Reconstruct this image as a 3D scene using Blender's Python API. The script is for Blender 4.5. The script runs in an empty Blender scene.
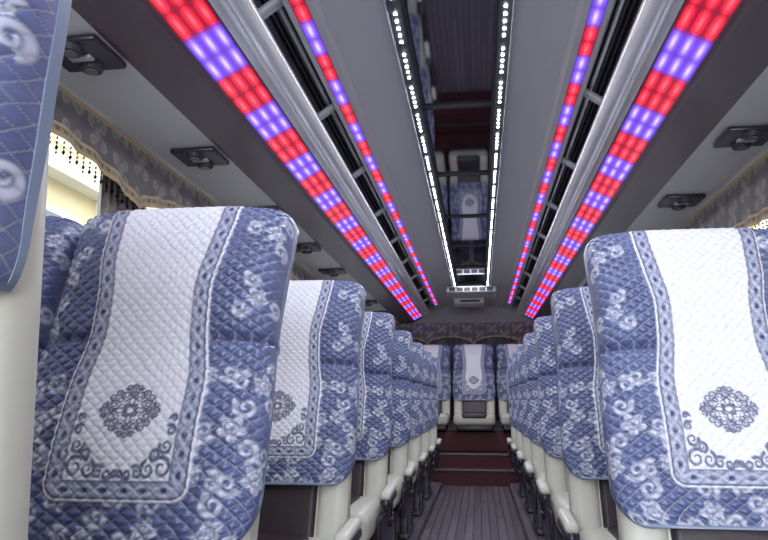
import bpy, math, numpy as np
from mathutils import Vector, Matrix
S=bpy.context.scene
S.view_settings.view_transform='Standard'
PI=math.pi
# ---------------------------------------------------------------- materials
def mat(name,col,rough=.5,metal=0,emit=None,es=0,attr=False,noise=0,nscale=20,bump=0,spec=.5,sheen=0,emit_attr=False):
    m=bpy.data.materials.new(name); m.use_nodes=True
    nt=m.node_tree; b=nt.nodes['Principled BSDF']
    b.inputs['Base Color'].default_value=(*col,1)
    b.inputs['Roughness'].default_value=rough; b.inputs['Metallic'].default_value=metal
    b.inputs['Specular IOR Level'].default_value=spec
    if sheen: b.inputs['Sheen Weight'].default_value=sheen
    if emit: b.inputs['Emission Color'].default_value=(*emit,1); b.inputs['Emission Strength'].default_value=es
    if attr or emit_attr:
        a=nt.nodes.new('ShaderNodeAttribute'); a.attribute_name='Col'
        if attr: nt.links.new(a.outputs['Color'],b.inputs['Base Color'])
        if emit_attr:
            nt.links.new(a.outputs['Color'],b.inputs['Emission Color']); b.inputs['Emission Strength'].default_value=es
    if noise or bump:
        tc=nt.nodes.new('ShaderNodeTexCoord'); n=nt.nodes.new('ShaderNodeTexNoise'); n.inputs['Scale'].default_value=nscale
        n.inputs['Detail'].default_value=4
        nt.links.new(tc.outputs['Object'],n.inputs['Vector'])
        if noise and not attr:
            r=nt.nodes.new('ShaderNodeValToRGB')
            r.color_ramp.elements[0].color=(*[c*(1-noise) for c in col],1); r.color_ramp.elements[1].color=(*[min(1,c*(1+noise)) for c in col],1)
            nt.links.new(n.outputs['Fac'],r.inputs['Fac']); nt.links.new(r.outputs['Color'],b.inputs['Base Color'])
        if bump:
            bp=nt.nodes.new('ShaderNodeBump'); bp.inputs['Strength'].default_value=bump; bp.inputs['Distance'].default_value=.01
            nt.links.new(n.outputs['Fac'],bp.inputs['Height']); nt.links.new(bp.outputs['Normal'],b.inputs['Normal'])
    return m
M_cover=mat('quilted_satin',(1,1,1),.33,attr=True,spec=.75)
M_leather=mat('cream_leather',(.56,.56,.48),.42,noise=.06,nscale=6,bump=.05)
M_brown=mat('dark_leather',(.030,.020,.025),.4,bump=.1,nscale=60)
M_purple=mat('dark_plastic',(.025,.018,.038),.3)
M_frame=mat('seat_frame_metal',(.10,.10,.11),.35,metal=.8)
M_ceil=mat('ceiling_vinyl',(.55,.555,.58),.33,noise=.04,nscale=3)
M_ceil2=mat('rack_vinyl',(.60,.60,.60),.5,noise=.05,nscale=3)
M_maroon=mat('maroon_trim',(.085,.052,.068),.30)
M_silver=mat('aluminium_rail',(.90,.91,.94),.16,metal=.5)
M_black=mat('black_mirror',(.34,.34,.40),.04,metal=1)
M_dark=mat('dark_recess',(.03,.03,.035),.6)
M_grey=mat('grey_plastic',(.40,.41,.44),.4)
M_ledtape=mat('led_tape',(.05,.05,.06),.5)
M_white=mat('white_led',(1,1,1),.4,emit=(.82,.9,1),es=30)
M_rgb=mat('rgb_led_diffuser',(.05,.05,.05),.3,attr=True,emit_attr=True,es=3.2)
M_cloth=mat('curtain_brocade',(1,1,1),.6,attr=True,sheen=.2)
M_wall=mat('wall_vinyl',(.32,.32,.33),.5,noise=.05,nscale=5)
M_carpet=mat('maroon_carpet',(.075,.016,.020),.7,noise=.3,nscale=80)
M_bead=mat('crystal_beads',(.40,.34,.27),.15,spec=.8)
M_lens=mat('reading_lens',(.10,.10,.11),.15)
M_fac=mat('facade_render',(.80,.70,.45),.8,noise=.05,nscale=1)
M_facw=mat('facade_stone',(.85,.82,.74),.8,noise=.05,nscale=2)
M_facg=mat('facade_glass',(.10,.13,.16),.15)
M_ground=mat('asphalt',(.12,.12,.12),.9,noise=.2,nscale=10)
M_floor=mat('floor_planks',(.07,.055,.07),.28)
nt=M_floor.node_tree; b=nt.nodes['Principled BSDF']
tc=nt.nodes.new('ShaderNodeTexCoord'); mp=nt.nodes.new('ShaderNodeMapping'); mp.inputs['Rotation'].default_value=(0,0,PI/2)
bk=nt.nodes.new('ShaderNodeTexBrick'); bk.inputs['Color1'].default_value=(.16,.14,.17,1); bk.inputs['Color2'].default_value=(.24,.21,.25,1); bk.inputs['Mortar'].default_value=(.06,.05,.065,1)
bk.inputs['Scale'].default_value=1; bk.inputs['Brick Width'].default_value=.9; bk.inputs['Row Height'].default_value=.055; bk.inputs['Mortar Size'].default_value=.004
nz=nt.nodes.new('ShaderNodeTexNoise'); nz.inputs['Scale'].default_value=30
mx=nt.nodes.new('ShaderNodeMix'); mx.data_type='RGBA'; mx.blend_type='MULTIPLY'; mx.inputs[0].default_value=.5
nt.links.new(tc.outputs['Object'],mp.inputs['Vector']); nt.links.new(mp.outputs['Vector'],bk.inputs['Vector']); nt.links.new(tc.outputs['Object'],nz.inputs['Vector'])
nt.links.new(bk.outputs['Color'],mx.inputs[6]); nt.links.new(nz.outputs['Fac'],mx.inputs[7]); nt.links.new(mx.outputs[2],b.inputs['Base Color'])
# ---------------------------------------------------------------- mesh collector
class Build:
    def __init__(s): s.v=[];s.f=[];s.c=[];s.m=[];s.sm=[];s.n=0;s.mats=[]
    def mi(s,m):
        if m not in s.mats: s.mats.append(m)
        return s.mats.index(m)
    def add(s,V,F,m,C=None,smooth=True):
        V=np.asarray(V,float).reshape(-1,3); F=np.asarray(F,int).reshape(-1,4)
        s.v.append(V); s.f.append(F+s.n); s.n+=len(V)
        s.c.append(np.ones((len(V),3))*.5 if C is None else np.asarray(C,float).reshape(-1,3))
        s.m.append(np.full(len(F),s.mi(m))); s.sm.append(np.full(len(F),smooth))
    def mesh(s,name):
        V=np.concatenate(s.v);F=np.concatenate(s.f);C=np.concatenate(s.c)
        me=bpy.data.meshes.new(name)
        me.vertices.add(len(V)); me.vertices.foreach_set('co',V.astype(np.float32).ravel())
        me.loops.add(F.size); me.loops.foreach_set('vertex_index',F.astype(np.int32).ravel())
        me.polygons.add(len(F)); me.polygons.foreach_set('loop_start',np.arange(0,F.size,4,dtype=np.int32))
        me.polygons.foreach_set('loop_total',np.full(len(F),4,dtype=np.int32))
        me.polygons.foreach_set('material_index',np.concatenate(s.m).astype(np.int32))
        me.polygons.foreach_set('use_smooth',np.concatenate(s.sm))
        for m in s.mats: me.materials.append(m)
        a=me.color_attributes.new('Col','FLOAT_COLOR','POINT')
        a.data.foreach_set('color',np.concatenate([C,np.ones((len(C),1))],1).astype(np.float32).ravel())
        me.update(calc_edges=True); me.validate()
        return me
    def obj(s,name,parent=None):
        o=bpy.data.objects.new(name,s.mesh(name)); S.collection.objects.link(o)
        if parent: o.parent=parent
        return o
def gridfaces(nu,nv,flip=False):
    i=np.arange(nu-1)[:,None]; j=np.arange(nv-1)[None,:]
    a=i*nv+j; F=np.stack([a,a+nv,a+nv+1,a+1],-1).reshape(-1,4)
    return F[:,::-1] if flip else F
def rbox(c,h,r,k=4):
    h=np.array(h,float); r=min(r,*(h*.999))
    t=np.tan(np.linspace(0,PI/4,k))*r
    ax=[np.concatenate([-(h[i]-r)-t[::-1],(h[i]-r)+t]) for i in range(3)]
    Vs=[];Fs=[];n=0
    for a in range(3):
        b_,c_=(a+1)%3,(a+2)%3
        B,Cc=np.meshgrid(ax[b_],ax[c_],indexing='ij')
        for sg in (-1,1):
            P=np.zeros(B.shape+(3,)); P[...,a]=sg*h[a]; P[...,b_]=B; P[...,c_]=Cc
            q=np.clip(P,-(h-r),h-r); d=P-q; d/=np.maximum(np.linalg.norm(d,axis=-1,keepdims=True),1e-9)
            V=(q+r*d).reshape(-1,3); Vs.append(V); Fs.append(gridfaces(*B.shape,flip=(sg<0))+n); n+=len(V)
    V=np.concatenate(Vs);F=np.concatenate(Fs)
    u,ix,inv=np.unique(np.round(V,6),axis=0,return_index=True,return_inverse=True)
    return V[ix]+np.array(c),inv.ravel()[F]
def box(bd,x0,x1,y0,y1,z0,z1,m,r=0):
    if r: 
        V,F=rbox(((x0+x1)/2,(y0+y1)/2,(z0+z1)/2),((x1-x0)/2,(y1-y0)/2,(z1-z0)/2),r,3); bd.add(V,F,m); return
    V=[(x,y,z) for x in(x0,x1) for y in(y0,y1) for z in(z0,z1)]
    F=[(0,1,3,2),(4,6,7,5),(0,4,5,1),(2,3,7,6),(0,2,6,4),(1,5,7,3)]
    bd.add(V,F,m,smooth=False)
def cyl(bd,p0,p1,r,m,n=20,r1=None):
    p0=np.array(p0,float);p1=np.array(p1,float);r1=r if r1 is None else r1
    d=p1-p0; d/=np.linalg.norm(d); a=np.cross(d,[0,0,1] if abs(d[2])<.9 else [1,0,0]); a/=np.linalg.norm(a); b_=np.cross(d,a)
    th=np.linspace(0,2*PI,n+1); ring=np.cos(th)[:,None]*a+np.sin(th)[:,None]*b_
    st=[(p0,1e-4),(p0,r),(p0,r),(p1,r1),(p1,r1),(p1,1e-4)]
    V=np.stack([p+ring*q for p,q in st],0)
    bd.add(V,gridfaces(6,n+1),m,smooth=False)
def sstep(a,b_,x): t=np.clip((x-a)/(b_-a),0,1); return t*t*(3-2*t)
def mixc(A,B,f): return A*(1-f[...,None])+np.array(B)*f[...,None]
# ---------------------------------------------------------------- patterns
def curl(x,y,cx,cy,R,a0,hand,th=.0022,turns=1.4):
    dx=(x-cx);dy=(y-cy); r=np.hypot(dx,dy); t=(hand*np.arctan2(dy,dx)-a0)/(2*PI); t=t-np.floor(t)
    out=np.zeros_like(r)
    for k in range(2):
        tt=(t+k)/turns; ok=(tt<=1)
        rr=R*(.15+.85*tt); out=np.maximum(out,ok*np.clip(1.6-np.abs(r-rr)/(th*(.5+tt)),0,1))
    return out
def ring(x,y,cx,cy,rx,ry,th): 
    q=np.hypot((x-cx)/rx,(y-cy)/ry); return np.clip(1.5-np.abs(q-1)*min(rx,ry)/th,0,1)
def rosette(x,y,cx,cy,R,n,a0=0):
    dx=x-cx;dy=y-cy;r=np.hypot(dx,dy);t=np.arctan2(dy,dx)
    o=R*(.62+.38*np.abs(np.cos(n*.5*t+a0)))
    m=np.clip((o-r)/.0025,0,1)
    vein=np.clip(np.abs(np.abs(r-R*.45))/.0018,0.0,1)
    core=np.clip(np.abs(np.sin(n*.5*t+a0))*r/.003,0.15,1)
    return m*np.minimum(vein,core)
def floral(x,s,seedpts):
    out=np.zeros_like(x)
    for (cx,cy,R,k) in seedpts:
        loc=(np.abs(x-cx)<.09)&(np.abs(s-cy)<.09)
        if not loc.any(): continue
        xx=x[loc];ss=s[loc]
        m=rosette(xx,ss,cx,cy,R,5,k)
        for q in range(3):
            a=k*2+q*PI*2/3; h=1 if q%2 else -1
            m=np.maximum(m,curl(xx,ss,cx+math.cos(a)*R*1.8,cy+math.sin(a)*R*1.7,R*.75,a,h,.0034))
        out[loc]=np.maximum(out[loc],m)
    return out
# ---------------------------------------------------------------- SEAT
REC={'al':math.radians(18),'z0':.604}
def place(x,s,n):
    CA,SA=math.cos(REC['al']),math.sin(REC['al'])
    return np.stack([x, s*SA-n*CA, REC['z0']+s*CA+n*SA],-1)
def cover_part(vstart=0.0):
    NU,NV=290,440
    Rt=.045; STOP=.690
    L1=STOP-Rt; L2=Rt*PI/2; L3=.06; L=L1+L2+L3
    v=np.linspace(0,L,NV); v=v[v>=vstart]; NV=len(v)
    vb=v-vstart; seamk=1.0 if vstart==0 else 0.0
    ps=np.where(v<L1,v,np.where(v<L1+L2,L1+Rt*np.sin(np.clip((v-L1)/Rt,0,PI/2)),STOP))
    pn=np.where(v<L1,0,np.where(v<L1+L2,-Rt+Rt*np.cos(np.clip((v-L1)/Rt,0,PI/2)),-Rt-(v-L1-L2)))
    p=4.6
    tt=np.linspace(-PI/2,PI/2,4001); Xs=np.sign(np.sin(tt))*np.abs(np.sin(tt))**(2/p); Ns=np.abs(np.cos(tt))**(2/p)
    w0=.23; d0=.07
    al=np.concatenate([[0],np.cumsum(np.hypot(np.diff(Xs*w0),np.diff(Ns*d0)))])
    ui=np.linspace(0,al[-1],NU); Xu=np.interp(ui,al,Xs); Nu=np.interp(ui,al,Ns)-1
    xa=(ui-al[-1]/2)[:,None]*np.ones(NV)
    vv=v[None,:]*np.ones((NU,1)); vbb=vb[None,:]*np.ones((NU,1))
    w=.241-.012*sstep(.24,.46,v)+.005*sstep(.50,.64,v)
    rb=.085 if vstart==0 else .05; w=np.where(vb<rb,w-(rb-np.sqrt(np.maximum(rb*rb-(rb-vb)**2,0)))*(.8 if vstart==0 else .35),w)
    rt=.05; q=np.clip((v-(L-L3-rt*1.2))/(rt*1.2),0,1); w=w-rt*(1-np.sqrt(1-q*q*.98))*.5
    dd=.052+.050*sstep(.29,.54,v)
    dd=dd*(.25+.75*sstep(0,.11,vb)) if vstart==0 else dd
    x=Xu[:,None]*w[None,:]
    s=ps[None,:]*np.ones((NU,1)); n=pn[None,:]+Nu[:,None]*dd[None,:]
    ax=np.abs(Xu)[:,None]; face=(1-ax**4)
    pil=np.exp(-((v-.515)/.12)**2)[None,:]*.030*(1-ax**3*.6)
    low=np.exp(-((v-.18)/.14)**2)[None,:]*.016*(1+.5*ax)*face
    seam=-.014*seamk*np.exp(-((v-.380)/.010)**2)[None,:]*np.ones((NU,1))
    n=n+pil+low
    pw=.128-.012*sstep(.56,.46,vv)*sstep(.28,.40,vv)-.002*sstep(.40,.22,vv)+.008*sstep(.54,.66,vv)
    pb=.075; rc=.03
    ex=pw-np.abs(xa); ey=vv-pb
    e=np.minimum(ex,ey); corner=(ex<rc)&(ey<rc); e=np.where(corner,rc-np.hypot(rc-ex,rc-ey),e)
    inside=sstep(-.0015,.0015,e)
    n=n+seam*(1-inside)+.007*inside
    def quilt(px,py):
        xw=xa+.0018*np.sin(vv*2*PI/.05)
        return np.abs(np.sin(PI*(xw/px+vv/py))),np.abs(np.sin(PI*(xw/px-vv/py)))
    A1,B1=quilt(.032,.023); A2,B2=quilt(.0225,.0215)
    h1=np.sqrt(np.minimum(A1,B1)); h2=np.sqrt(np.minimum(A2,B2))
    fade=sstep(-.75,-.25,Nu)[:,None]*sstep(.004,.02,vbb)
    n=n+(.0078*h1)*(1-inside)*fade+(.0038*h2)*inside
    blue=np.array([.105,.137,.285]); pale=np.array([.60,.63,.73]); white=np.array([.79,.81,.87]); navy=np.array([.022,.030,.085])
    C=np.ones((NU,NV,3))*blue
    C=mixc(C,[.050,.068,.175],.7*(.5+.5*np.sin(xa*37+vv*23)*np.sin(xa*-21+vv*41)))
    r2=np.random.default_rng(3); pts=[]
    for i,yy in enumerate(np.arange(.025,.36,.09)):
        for k,xx in enumerate(np.arange(-.28,.28,.115)):
            pts.append((xx+(.055 if i%2 else 0)+r2.uniform(-.01,.01),yy+r2.uniform(-.012,.012),r2.uniform(.021,.029),r2.uniform(0,3)))
    for xx,yy in [(-.2,.54),(.2,.46),(-.225,.43),(.215,.61),(-.185,.65)]:
        pts.append((xx,yy,.022,r2.uniform(0,3)))
    fl=floral(xa,vv,pts)
    C=mixc(C,pale,fl*.74)
    ln=np.clip(1.25-np.minimum(A1,B1)/.13,0,1); C=mixc(C,[.52,.56,.68],ln*.66)
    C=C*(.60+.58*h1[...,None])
    band=np.exp(-((vv-.380)/.004)**2)*seamk; C=mixc(C,navy,band*.8)
    P=np.ones((NU,NV,3))*white
    ln2=np.clip(1-np.minimum(A2,B2)/.16,0,1); P=mixc(P,[.36,.39,.52],ln2*.55)
    along=np.where(ex<ey,vv,xa)
    chv=.0085*np.abs(np.sin(PI*along/.034)); e1=e-.019
    ch=np.abs(np.abs(e1)-chv)
    P=mixc(P,[.10,.13,.27],((e>.005)&(e<.033)).astype(float)*.76)
    P=mixc(P,[.50,.53,.66],np.clip(1.5-ch/.0020,0,1)*(e<.034)*.75)
    P=mixc(P,navy,(np.hypot(e1/.004,(((along/.034)%1)-.5)*.034/.006)<1)*.9)
    P=mixc(P,navy,np.clip(1.4-np.abs(e-.0055)/.0018,0,1)*.85)
    P=mixc(P,navy,np.clip(1.4-np.abs(e-.0335)/.0016,0,1)*.75)
    dx=np.abs(xa); dy=np.abs(vv-.232)*1.08; a_=np.maximum(dx,dy); b_=np.minimum(dx,dy)
    med=np.zeros_like(dx); T=.0017
    for (cx,cy,rx,ry) in [(0,0,.0075,.0075),(.018,0,.009,.005),(.041,0,.0115,.0065),(.041,0,.005,.0028)]:
        med=np.maximum(med,ring(a_,b_,cx,cy,rx,ry,T))
    for (cx,cy,R,a0,hd) in [(.030,.0125,.0085,0,1),(.047,.0105,.006,2,-1),(.0205,.0205,.0085,1,1),(.034,.026,.0075,0,-1),(.0085,.0085,.004,0,1)]:
        med=np.maximum(med,curl(a_,b_,cx,cy,R,a0,hd,T))
    med=np.maximum(med,np.clip(1.5-np.abs(a_+b_*1.0-.030)/T,0,1)*(b_<.013))
    P=mixc(P,[.035,.045,.13],np.clip(med,0,1)*.9)
    sc=np.zeros_like(dx); vs=vv-.026; xs_=xa/.84
    for sg in(-1,1):
        for (cx,cy,RR,a0,hd) in [(.090,.105,.020,0,1),(.062,.102,.016,2,-1),(.093,.142,.014,1,-1),(.040,.097,.012,0,1),(.097,.170,.010,0,1),(.074,.128,.011,2,1),(.020,.094,.010,1,-1),(.099,.192,.007,1,1),(.004,.094,.007,1,1)]:
            sc=np.maximum(sc,curl(xs_*sg,vs,cx,cy,RR,a0,hd,.0026))
    P=mixc(P,[.045,.06,.16],sc*.9*(e>.033))
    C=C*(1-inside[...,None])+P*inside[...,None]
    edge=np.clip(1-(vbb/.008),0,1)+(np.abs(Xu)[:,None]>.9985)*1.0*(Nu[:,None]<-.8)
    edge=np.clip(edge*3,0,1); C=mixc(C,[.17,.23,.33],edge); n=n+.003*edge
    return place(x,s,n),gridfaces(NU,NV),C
def build_seat(name,arm=True,legs=True,short=False):
    bd=Build()
    cover=cover_part(.350 if short else 0)
    bd.add(cover[0],cover[1],M_cover,cover[2])
    def brbox(x0,x1,s0,s1,n0,n1,r,m,top=1.):
        V,F=rbox(((x0+x1)/2,(s0+s1)/2,(n0+n1)/2),((x1-x0)/2,(s1-s0)/2,(n1-n0)/2),r,6)
        if top!=1.:
            f=1+(top-1)*sstep(.04,.49,V[:,1]); V[:,0]*=f
        bd.add(place(V[:,0],V[:,1],V[:,2]),F,m)
    brbox(-.228,.228,-.20,.667,-.14,-.030,.05,M_leather,.93)
    brbox(-.228,-.135,-.17,.10,-.10,-.014,.035,M_leather)
    brbox(.135,.228,-.17,.10,-.10,-.014,.035,M_leather)
    brbox(-.138,.138,-.17,.10,-.10,-.018,.02,M_brown)
    brbox(-.19,.19,-.12,.46,-.15,-.12,.012,M_brown)
    def rb(x0,x1,y0,y1,z0,z1,r,m,k=5):
        V,F=rbox(((x0+x1)/2,(y0+y1)/2,(z0+z1)/2),((x1-x0)/2,(y1-y0)/2,(z1-z0)/2),r,k); bd.add(V,F,m)
    rb(-.222,.222,-.44,.02,.34,.465,.045,M_leather)
    rb(-.140,.140,-.445,-.02,.40,.478,.035,M_brown)
    rb(-.20,.20,-.38,.02,.285,.35,.02,M_purple)
    if legs:
        for xx in(-.15,.15):
            rb(xx-.025,xx+.025,-.33,-.27,.045,.30,.01,M_frame); rb(xx-.025,xx+.025,-.08,-.02,.045,.30,.01,M_frame)
            rb(xx-.03,xx+.03,-.36,.02,.042,.075,.01,M_frame)
    if arm:
        rb(.230,.244,-.28,.08,.28,.42,.0068,M_purple)
        cyl(bd,(.243,.01,.38),(.254,.01,.38),.04,M_purple,24)
        cyl(bd,(.253,.01,.38),(.258,.01,.38),.022,M_frame,24)
        V,F=rbox((0,0,0),(.021,.11,.016),.0155,5)
        V[:,2]+=-.014*np.clip(-V[:,1]/.11,0,1)**2
        bd.add(V+np.array([.251,-.09,.500]),F,M_leather)
        V,F=rbox((0,0,0),(.022,.115,.022),.021,5)
        V[:,2]+=-.014*np.clip(-V[:,1]/.11,0,1)**2
        bd.add(V+np.array([.251,-.09,.475]),F,M_purple)
        V,F=rbox((0,0,0),(.012,.035,.06),.011,4)
        bd.add(V+np.array([.243,.0,.44]),F,M_purple)
    return bd.mesh(name)
me_a=build_seat('coach_seat'); me_w=build_seat('coach_seat_window',arm=False); me_r=build_seat('rear_bench_seat',arm=False,legs=False)
REC['al']=math.radians(-1.5); REC['z0']=.590
me_f=build_seat('coach_seat_front',arm=False,short=True)
def seat(me,name,x,y,z=0.0,flip=1):
    o=bpy.data.objects.new(name,me); S.collection.objects.link(o)
    o.location=(x,y,z); o.scale=(flip,1,1); return o
for y in(1.36,2.29,3.16,4.02,4.88,5.74,6.60):
    seat(me_a,'coach_seat',-.553,y-.21); seat(me_w,'coach_seat',-1.035,y-.21)
for x in(-.563,-1.043): seat(me_f,'coach_seat',x,.512)
for k in range(0,7):
    y=1.70+.855*k
    seat(me_a,'coach_seat',.568,y-.21,flip=-1); seat(me_w,'coach_seat',1.043,y-.21,flip=-1)
for x in(-1.0,-.50,0,.50,1.0): seat(me_r,'rear_bench_seat',x,8.08,.24)
# ---------------------------------------------------------------- SHELL
Y0,Y1=-2.4,9.3; WX=1.30
bd=Build(); box(bd,-1.35,1.35,Y0,Y1,-.1,0,M_floor); bd.obj('floor')
for sg in(-1,1):
    bd=Build(); a,b_=sorted((sg*.33,sg*(WX-.005))); y_=-.2 if sg<0 else .9
    box(bd,a,b_,y_,7.30,0,.04,M_floor); box(bd,*sorted((sg*.322,sg*.330)),y_,7.30,.0,.042,M_frame); bd.obj('trim_1' if sg<0 else 'trim_2')
bd=Build(); W2=WX-.01
box(bd,-W2,W2,7.38,Y1-.01,0,.16,M_carpet); box(bd,-W2,W2,7.60,Y1-.01,.16,.30,M_carpet)
box(bd,-W2,W2,7.37,7.41,.145,.165,M_frame); box(bd,-W2,W2,7.59,7.63,.285,.305,M_frame)
bd.obj('rear_step')
bd=Build(); box(bd,-1.24,1.24,7.78,8.10,.305,.515,M_carpet,.01); bd.obj('rear_bench_base')
PIL=[-2.4,-.75,.85,2.45,4.05,5.65,7.25,9.3]
for sg,nm in((-1,'left'),(1,'right')):
    bd=Build(); a,b_=sorted((sg*WX,sg*(WX+.055)))
    box(bd,a,b_,Y0,Y1,-.0,.92,M_wall); box(bd,a,b_,Y0,Y1,1.80,2.25,M_wall)
    for p_ in PIL: box(bd,a,b_,p_-.05,p_+.05,.92,1.80,M_wall)
    a,b_=sorted((sg*(WX-.015),sg*(WX+.001))); box(bd,a,b_,Y0,Y1,.90,.94,M_grey)
    bd.obj('wall_'+nm)
bd=Build(); box(bd,-1.35,1.35,Y1,Y1+.06,0,2.25,M_wall); bd.obj('wall_back')
bd=Build(); box(bd,-1.35,1.35,Y0-.06,Y0,0,.85,M_wall); box(bd,-1.35,1.35,Y0-.06,Y0,1.95,2.25,M_wall)
box(bd,-1.35,-1.2,Y0-.06,Y0,.85,1.95,M_wall); box(bd,1.2,1.35,Y0-.06,Y0,.85,1.95,M_wall); bd.obj('wall_front')
def ribbon(bd,pts,y0,y1,th,m,smooth=False):
    for (xa_,za),(xb,zb) in zip(pts[:-1],pts[1:]):
        V=[(xa_,y0,za),(xb,y0,zb),(xb,y0,zb+th),(xa_,y0,za+th),(xa_,y1,za),(xb,y1,zb),(xb,y1,zb+th),(xa_,y1,za+th)]
        F=[(0,1,2,3),(4,7,6,5),(0,4,5,1),(3,2,6,7),(0,3,7,4),(1,5,6,2)]
        bd.add(V,F,m,smooth=False)
bd=Build()
box(bd,-1.35,1.35,Y0,Y1,2.25,2.30,M_ceil)
for sg in(-1,1):
    ribbon(bd,[(sg*.205,2.075),(sg*.395,2.065)],Y0,Y1,.02,M_ceil)
    ribbon(bd,[(sg*.395,2.065),(sg*.41,2.05),(sg*.495,2.03),(sg*.505,2.045)],Y0,Y1,.02,M_ceil)
box(bd,-.205,.205,8.0,Y1,2.075,2.095,M_ceil)
bd.obj('ceiling')
bd=Build(); box(bd,-.195,.195,Y0,8.0,2.12,2.14,M_black)
yy=Y0+.55
while yy<8:
    box(bd,-.148,.148,yy-.010,yy+.010,2.108,2.12,M_dark); yy+=.95
for sg in(-1,1):
    box(bd,*sorted((sg*.147,sg*.152)),Y0,8.0,2.075,2.12,M_dark)
    box(bd,*sorted((sg*.199,sg*.204)),Y0,8.0,2.062,2.12,M_grey)
bd.obj('ceiling_centre_panel')
for sg in(-1,1):
    bd=Build(); box(bd,*sorted((sg*.154,sg*.197)),Y0,7.9,2.082,2.088,M_ledtape)
    y=Y0+.05; i=0
    while y<7.9:
        if i%6!=5: box(bd,sg*.177-.0046,sg*.177+.0046,y-.0046,y+.0046,2.078,2.082,M_white)
        y+=.046; i+=1
    bd.obj('white_led_strip')
def rgb_strip(name,pA,pB,rl,bl,ncol,y0,y1,phase,nr,nb):
    bd=Build(); ny=int((y1-y0)/.005); nx=28
    u=np.linspace(0,1,nx)[:,None]*np.ones(ny); yy=np.linspace(y0,y1,ny)[None,:]*np.ones((nx,1))
    x=pA[0]+(pB[0]-pA[0])*u; z=pA[1]+(pB[1]-pA[1])*u-.003
    ph=np.mod(yy-y0+phase,rl+bl); isr=ph<rl
    fr=np.where(isr,ph/rl,(ph-rl)/bl); sub=np.where(isr,nr,nb)
    cu=u*ncol; du=np.abs(cu-np.floor(cu)-.5)
    dv=np.abs(((fr*sub)%1)-.5)
    g=np.exp(-(du/.30)**2)*np.exp(-(dv/.42)**4)
    g2=np.exp(-(du/.14)**2-(dv/.32)**2)
    d_=np.where(isr,np.minimum(ph,rl-ph),-np.minimum(ph-rl,rl+bl-ph)); k=sstep(-.02,.02,d_)[...,None]
    edge=(.35+.65*sstep(0,.08,np.minimum(u,1-u)))[...,None]
    red=np.array([.085,.001,.008]);redh=np.array([.50,.005,.016]);blu=np.array([.045,.014,.17]);bluh=np.array([.08,.05,.55])
    R_=red+redh*g[...,None]+np.array([.35,.045,.04])*g2[...,None]
    B_=blu+bluh*g[...,None]+np.array([.17,.16,.40])*g2[...,None]
    C=(R_*k+B_*(1-k))*edge
    bd.add(np.stack([x,yy,z],-1),gridfaces(nx,ny,flip=pB[0]<pA[0]),M_rgb,C)
    return bd.obj(name)
for sg in(-1,1):
    rgb_strip('rgb_led_strip',(sg*.655,1.934),(sg*.768,1.876),.28,.26,3,Y0,9.1,-.13 if sg<0 else .20,2,2)
    rgb_strip('rgb_led_strip',(sg*.432,2.0446),(sg*.478,2.0340),.20,.22,1,Y0,8.8,.0 if sg<0 else .07,2,2)
# luggage racks
for sg in(-1,1):
    bd=Build()
    ribbon(bd,[(sg*.628,1.948),(sg*.780,1.873)],Y0,Y1,.012,M_maroon)
    ribbon(bd,[(sg*.628,1.9475),(sg*.652,1.9355)],Y0,Y1,.012,M_silver)
    ribbon(bd,[(sg*.780,1.873),(sg*.790,1.862),(sg*.955,1.846)],Y0,Y1,.012,M_maroon)
    ribbon(bd,[(sg*.955,1.846),(sg*1.09,1.842),(sg*(WX-.002),1.846)],Y0,Y1,.012,M_ceil2)
    cx,cz=.598,1.972
    th=np.linspace(0,2*PI,25)
    rg=np.stack([sg*(cx+.038*np.cos(th)),0*th,cz+.022*np.sin(th)-.40*.038*np.cos(th)],-1)
    V=np.stack([rg+np.array([0,Y0,0]),rg+np.array([0,Y1,0])],0)
    bd.add(V,gridfaces(2,25,flip=sg>0),M_silver)
    box(bd,*sorted((sg*.628,sg*.634)),Y0,Y1,1.95,2.0,M_silver)
    box(bd,*sorted((sg*.63,sg*1.28)),Y0,Y1,1.99,1.995,M_dark)
    box(bd,*sorted((sg*.50,sg*.72)),Y0,Y1,2.13,2.16,M_grey)
    for xx in(.52,.54,.56,.58,.60): box(bd,*sorted((sg*xx,sg*(xx+.006))),Y0,Y1,2.115,2.13,M_dark)
    y=.3
    while y<9.1:
        V,F=rbox((0,0,0),(.065,.022,.012),.010,4); ang=sg*math.radians(35)
        xr=V[:,0]*math.cos(ang)+V[:,2]*math.sin(ang); zr=-V[:,0]*math.sin(ang)+V[:,2]*math.cos(ang)
        bd.add(np.stack([xr+sg*.548,V[:,1]+y,zr+2.03],-1),F,M_grey)
        y+=.8
    cyl(bd,(sg*.535,Y0,2.075),(sg*.535,Y1,2.075),.010,M_silver,14)
    bd.obj('luggage_rack')
def console(x,y):
    bd=Build()
    V,F=rbox((x,y,1.832),(.095,.115,.0095),.009,5)
    dx=(V[:,0]-x)/.095; V[:,1]=y+(V[:,1]-y)*np.sqrt(np.clip(1-.45*dx**2,0,1)); bd.add(V,F,M_purple)
    for dy in(-.055,.055):
        cyl(bd,(x,y+dy,1.824),(x,y+dy,1.806),.036,M_dark,24,.030); cyl(bd,(x,y+dy,1.807),(x,y+dy,1.802),.020,M_lens,20)
    V,F=rbox((x,y,1.819),(.035,.014,.006),.005,3); bd.add(V,F,M_grey)
    bd.obj('reading_light_console')
for k in range(-1,8):
    console(-1.05,1.74+.88*k)
    console(1.09,1.80+.88*k)
bd=Build(); box(bd,-.27,.27,7.5,7.95,1.99,2.06,M_grey,.015)
for i in range(6): box(bd,-.24+.08*i+.005,-.24+.08*i+.07,7.497,7.503,2.005,2.045,M_dark)
box(bd,-.20,.14,7.95,8.3,1.93,2.07,M_grey,.012); box(bd,-.13,.09,7.944,7.952,1.945,1.97,M_dark)
bd.obj('ceiling_air_vent')
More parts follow.
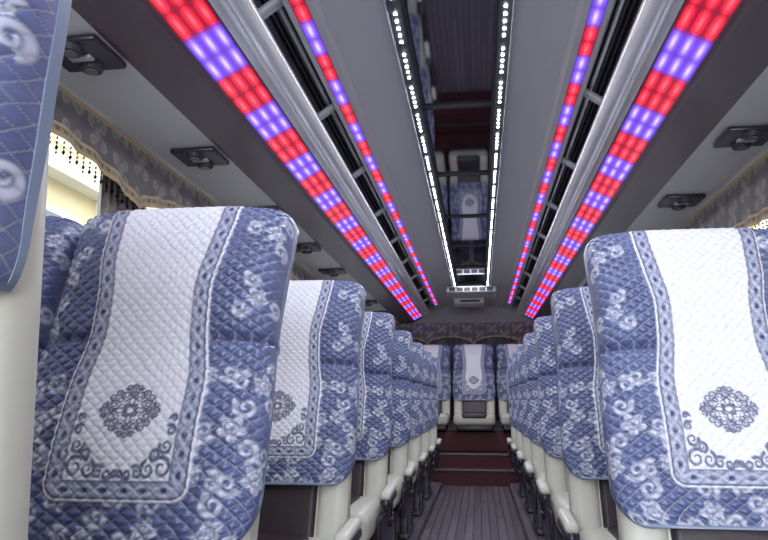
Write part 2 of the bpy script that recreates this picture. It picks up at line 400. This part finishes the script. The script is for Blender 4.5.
# ---------------------------------------------------------------- curtains
def damask(a,b_):
    P=.16; ia=np.floor(a/P); aa=(a/P-ia-.5)*P; bb=((b_+(ia%2)*.08)/P); bb=(bb-np.floor(bb)-.5)*P
    out=rosette(aa,bb,0,0,.03,6)
    for q in range(4):
        an=PI/4+q*PI/2; out=np.maximum(out,curl(aa,bb,math.cos(an)*.055,math.sin(an)*.05,.022,an,1 if q%2 else -1,.004))
    return out
base=np.array([.085,.075,.080]); mot=np.array([.25,.215,.19]); gold=np.array([.47,.33,.15])
for sg in(-1,1):
    lo=1.565 if sg<0 else 1.47
    bd=Build(); ny=1900;nz_=48
    y=np.linspace(-2.2,9.05,ny)[:,None]*np.ones(nz_); t=np.ones((ny,1))*np.linspace(0,1,nz_)
    ph=(y-.85)/1.6; hemz=lo+.105*np.abs(np.sin(PI*ph))**.6
    z=1.838+(hemz-1.838)*t
    x=sg*(1.240-.008*t*np.sin(2*PI*y/.16)-.02*t)
    C=np.ones((ny,nz_,3))*base; C=mixc(C,mot,damask(y,z)*.9)
    dh=z-hemz
    C=mixc(C,gold,((dh<.016)|((dh>.036)&(dh<.048))).astype(float)*.85)
    C=mixc(C,gold,((dh>.016)&(dh<.036)&(np.sin(2*PI*y/.035)*.009+.027>dh)).astype(float)*.5)
    C=mixc(C,gold,(1.838-z<.018).astype(float)*.7)
    C=mixc(C,mot,((1.838-z>.018)&(1.838-z<.036)&(np.sin(2*PI*y/.05)>0)).astype(float)*.7)
    bd.add(np.stack([x,y,z],-1),gridfaces(ny,nz_),M_cloth,C)
    bd.obj('curtain_valance')
    bd=Build(); Vs=[]; yy=-2.0
    i=0
    while yy<9.0:
        hz=lo+.105*abs(math.sin(PI*(yy-.85)/1.6))**.6; xx=sg*1.220
        for j in range(4 if i%2 else 3):
            r=.0045+.0025*(j==2); c=np.array([xx,yy,hz-.008-.016*j])
            Vs.append(c+np.array([(r,0,0),(0,r,0),(-r,0,0),(0,-r,0),(0,0,r*1.5),(0,0,-r*1.5)]))
        yy+=.038; i+=1
    V=np.concatenate(Vs); Q=[]
    for i in range(len(V)//6):
        o=i*6; Q+= [[o+4,o+0,o+5,o+1],[o+4,o+1,o+5,o+2],[o+4,o+2,o+5,o+3],[o+4,o+3,o+5,o+0]]
    bd.add(V,Q,M_bead,smooth=False); bd.obj('bead_fringe')
    for p_ in PIL[1:-1]:
        bd=Build(); na,nz2=70,90
        a=np.linspace(-1,1,na)[:,None]*np.ones(nz2); t=np.ones((na,1))*np.linspace(0,1,nz2)
        z=1.80-.80*t; wd=.17-.10*np.exp(-((t-.72)/.18)**2)
        y=p_+a*wd; x=sg*(1.282-.008*np.cos(a*PI*6))
        C=np.ones((na,nz2,3))*np.array([.13,.11,.105]); C=mixc(C,[.30,.26,.23],damask(y,z)*.8)
        C=mixc(C,gold,(np.abs(a)>.93).astype(float)*.7); C=mixc(C,gold,(np.abs(t-.72)<.02).astype(float)*.9)
        bd.add(np.stack([x,y,z],-1),gridfaces(na,nz2),M_cloth,C); bd.obj('window_curtain')
bd=Build(); na,nz2=500,60
a=np.linspace(-1.2,1.2,na)[:,None]*np.ones(nz2); t=np.ones((na,1))*np.linspace(0,1,nz2); z=1.80-1.2*t
y=9.2-.03*np.cos(a*2*PI/.11)*(.4+.6*t)
C=np.ones((na,nz2,3))*np.array([.05,.058,.095]); C=mixc(C,[.14,.16,.22],damask(a,z)*.7)
C=mixc(C,[.30,.33,.42],(np.abs(((a+.3)/.6)%1-.5)<.05).astype(float)*.7)
bd.add(np.stack([a,y,z],-1),gridfaces(na,nz2,flip=True),M_cloth,C); bd.obj('rear_curtain')
bd=Build(); a=np.linspace(-1.2,1.2,na)[:,None]*np.ones(nz2); hemz=1.56+.09*np.abs(np.sin(PI*a/.6))**.6; z=1.835+(hemz-1.835)*t
y=9.12-.02*np.cos(a*2*PI/.09)*t
C=np.ones((na,nz2,3))*np.array([.12,.115,.13]); C=mixc(C,[.32,.31,.32],damask(a,z)*.9); C=mixc(C,gold,((z-hemz)<.02).astype(float)*.9)
bd.add(np.stack([a,y,z],-1),gridfaces(na,nz2,flip=True),M_cloth,C); bd.obj('rear_curtain_valance')
# ---------------------------------------------------------------- outside
bd=Build(); box(bd,-40,40,-30,60,-1.3,-1.2,M_ground); bd.obj('street_ground')
for sg in(-1,1):
    bd=Build(); X=sg*8.5; a,b_=sorted((X,X+sg*3)); box(bd,a,b_,-12,45,-1.2,9,M_fac)
    for zz,h,d in((2.2,.25,.35),(5.3,.35,.45),(8.6,.5,.6)): a,b_=sorted((X-sg*d,X)); box(bd,a,b_,-12,45,zz,zz+h,M_facw)
    y=-11
    while y<44:
        a,b_=sorted((X-sg*.22,X)); box(bd,a,b_,y-.22,y+.22,-1.2,8.6,M_facw)
        for zz in(-.2,2.9,6.1):
            a,b_=sorted((X-sg*.08,X)); box(bd,a,b_,y+.9,y+2.3,zz,zz+1.8,M_facw)
            a,b_=sorted((X-sg*.10,X)); box(bd,a,b_,y+1.02,y+2.18,zz+.12,zz+1.68,M_facg)
            a,b_=sorted((X-sg*.12,X)); box(bd,a,b_,y+1.57,y+1.63,zz+.12,zz+1.68,M_facw)
        y+=3.2
    bd.obj('building_facade')
# ---------------------------------------------------------------- light
w=bpy.data.worlds.new('World'); S.world=w; w.use_nodes=True
bg=w.node_tree.nodes['Background']; bg.inputs[0].default_value=(.86,.93,1,1); bg.inputs[1].default_value=4.2
def area(name,loc,rot,sx,sy,p,col):
    l=bpy.data.lights.new(name,'AREA'); l.shape='RECTANGLE'; l.size=sx; l.size_y=sy; l.energy=p; l.color=col
    o=bpy.data.objects.new(name,l); S.collection.objects.link(o); o.location=loc; o.rotation_euler=rot; return o
area('windscreen_daylight',(0,-2.3,1.35),(math.radians(99),0,0),2.2,1.0,92,(.85,.91,1))
area('ceiling_fill',(0,4.0,2.06),(0,0,0),.28,7.0,52,(.85,.91,1))  # added fill under the centre panel, brightens the cabin; no fixture there
# ---------------------------------------------------------------- camera
cd=bpy.data.cameras.new('camera'); cd.lens=700/768*36; cd.sensor_width=36; cd.clip_start=.02
co=bpy.data.objects.new('camera',cd); S.collection.objects.link(co)
co.location=(.065,0,.85); co.rotation_euler=(math.radians(90+10.52),0,math.radians(7.68))
S.camera=co
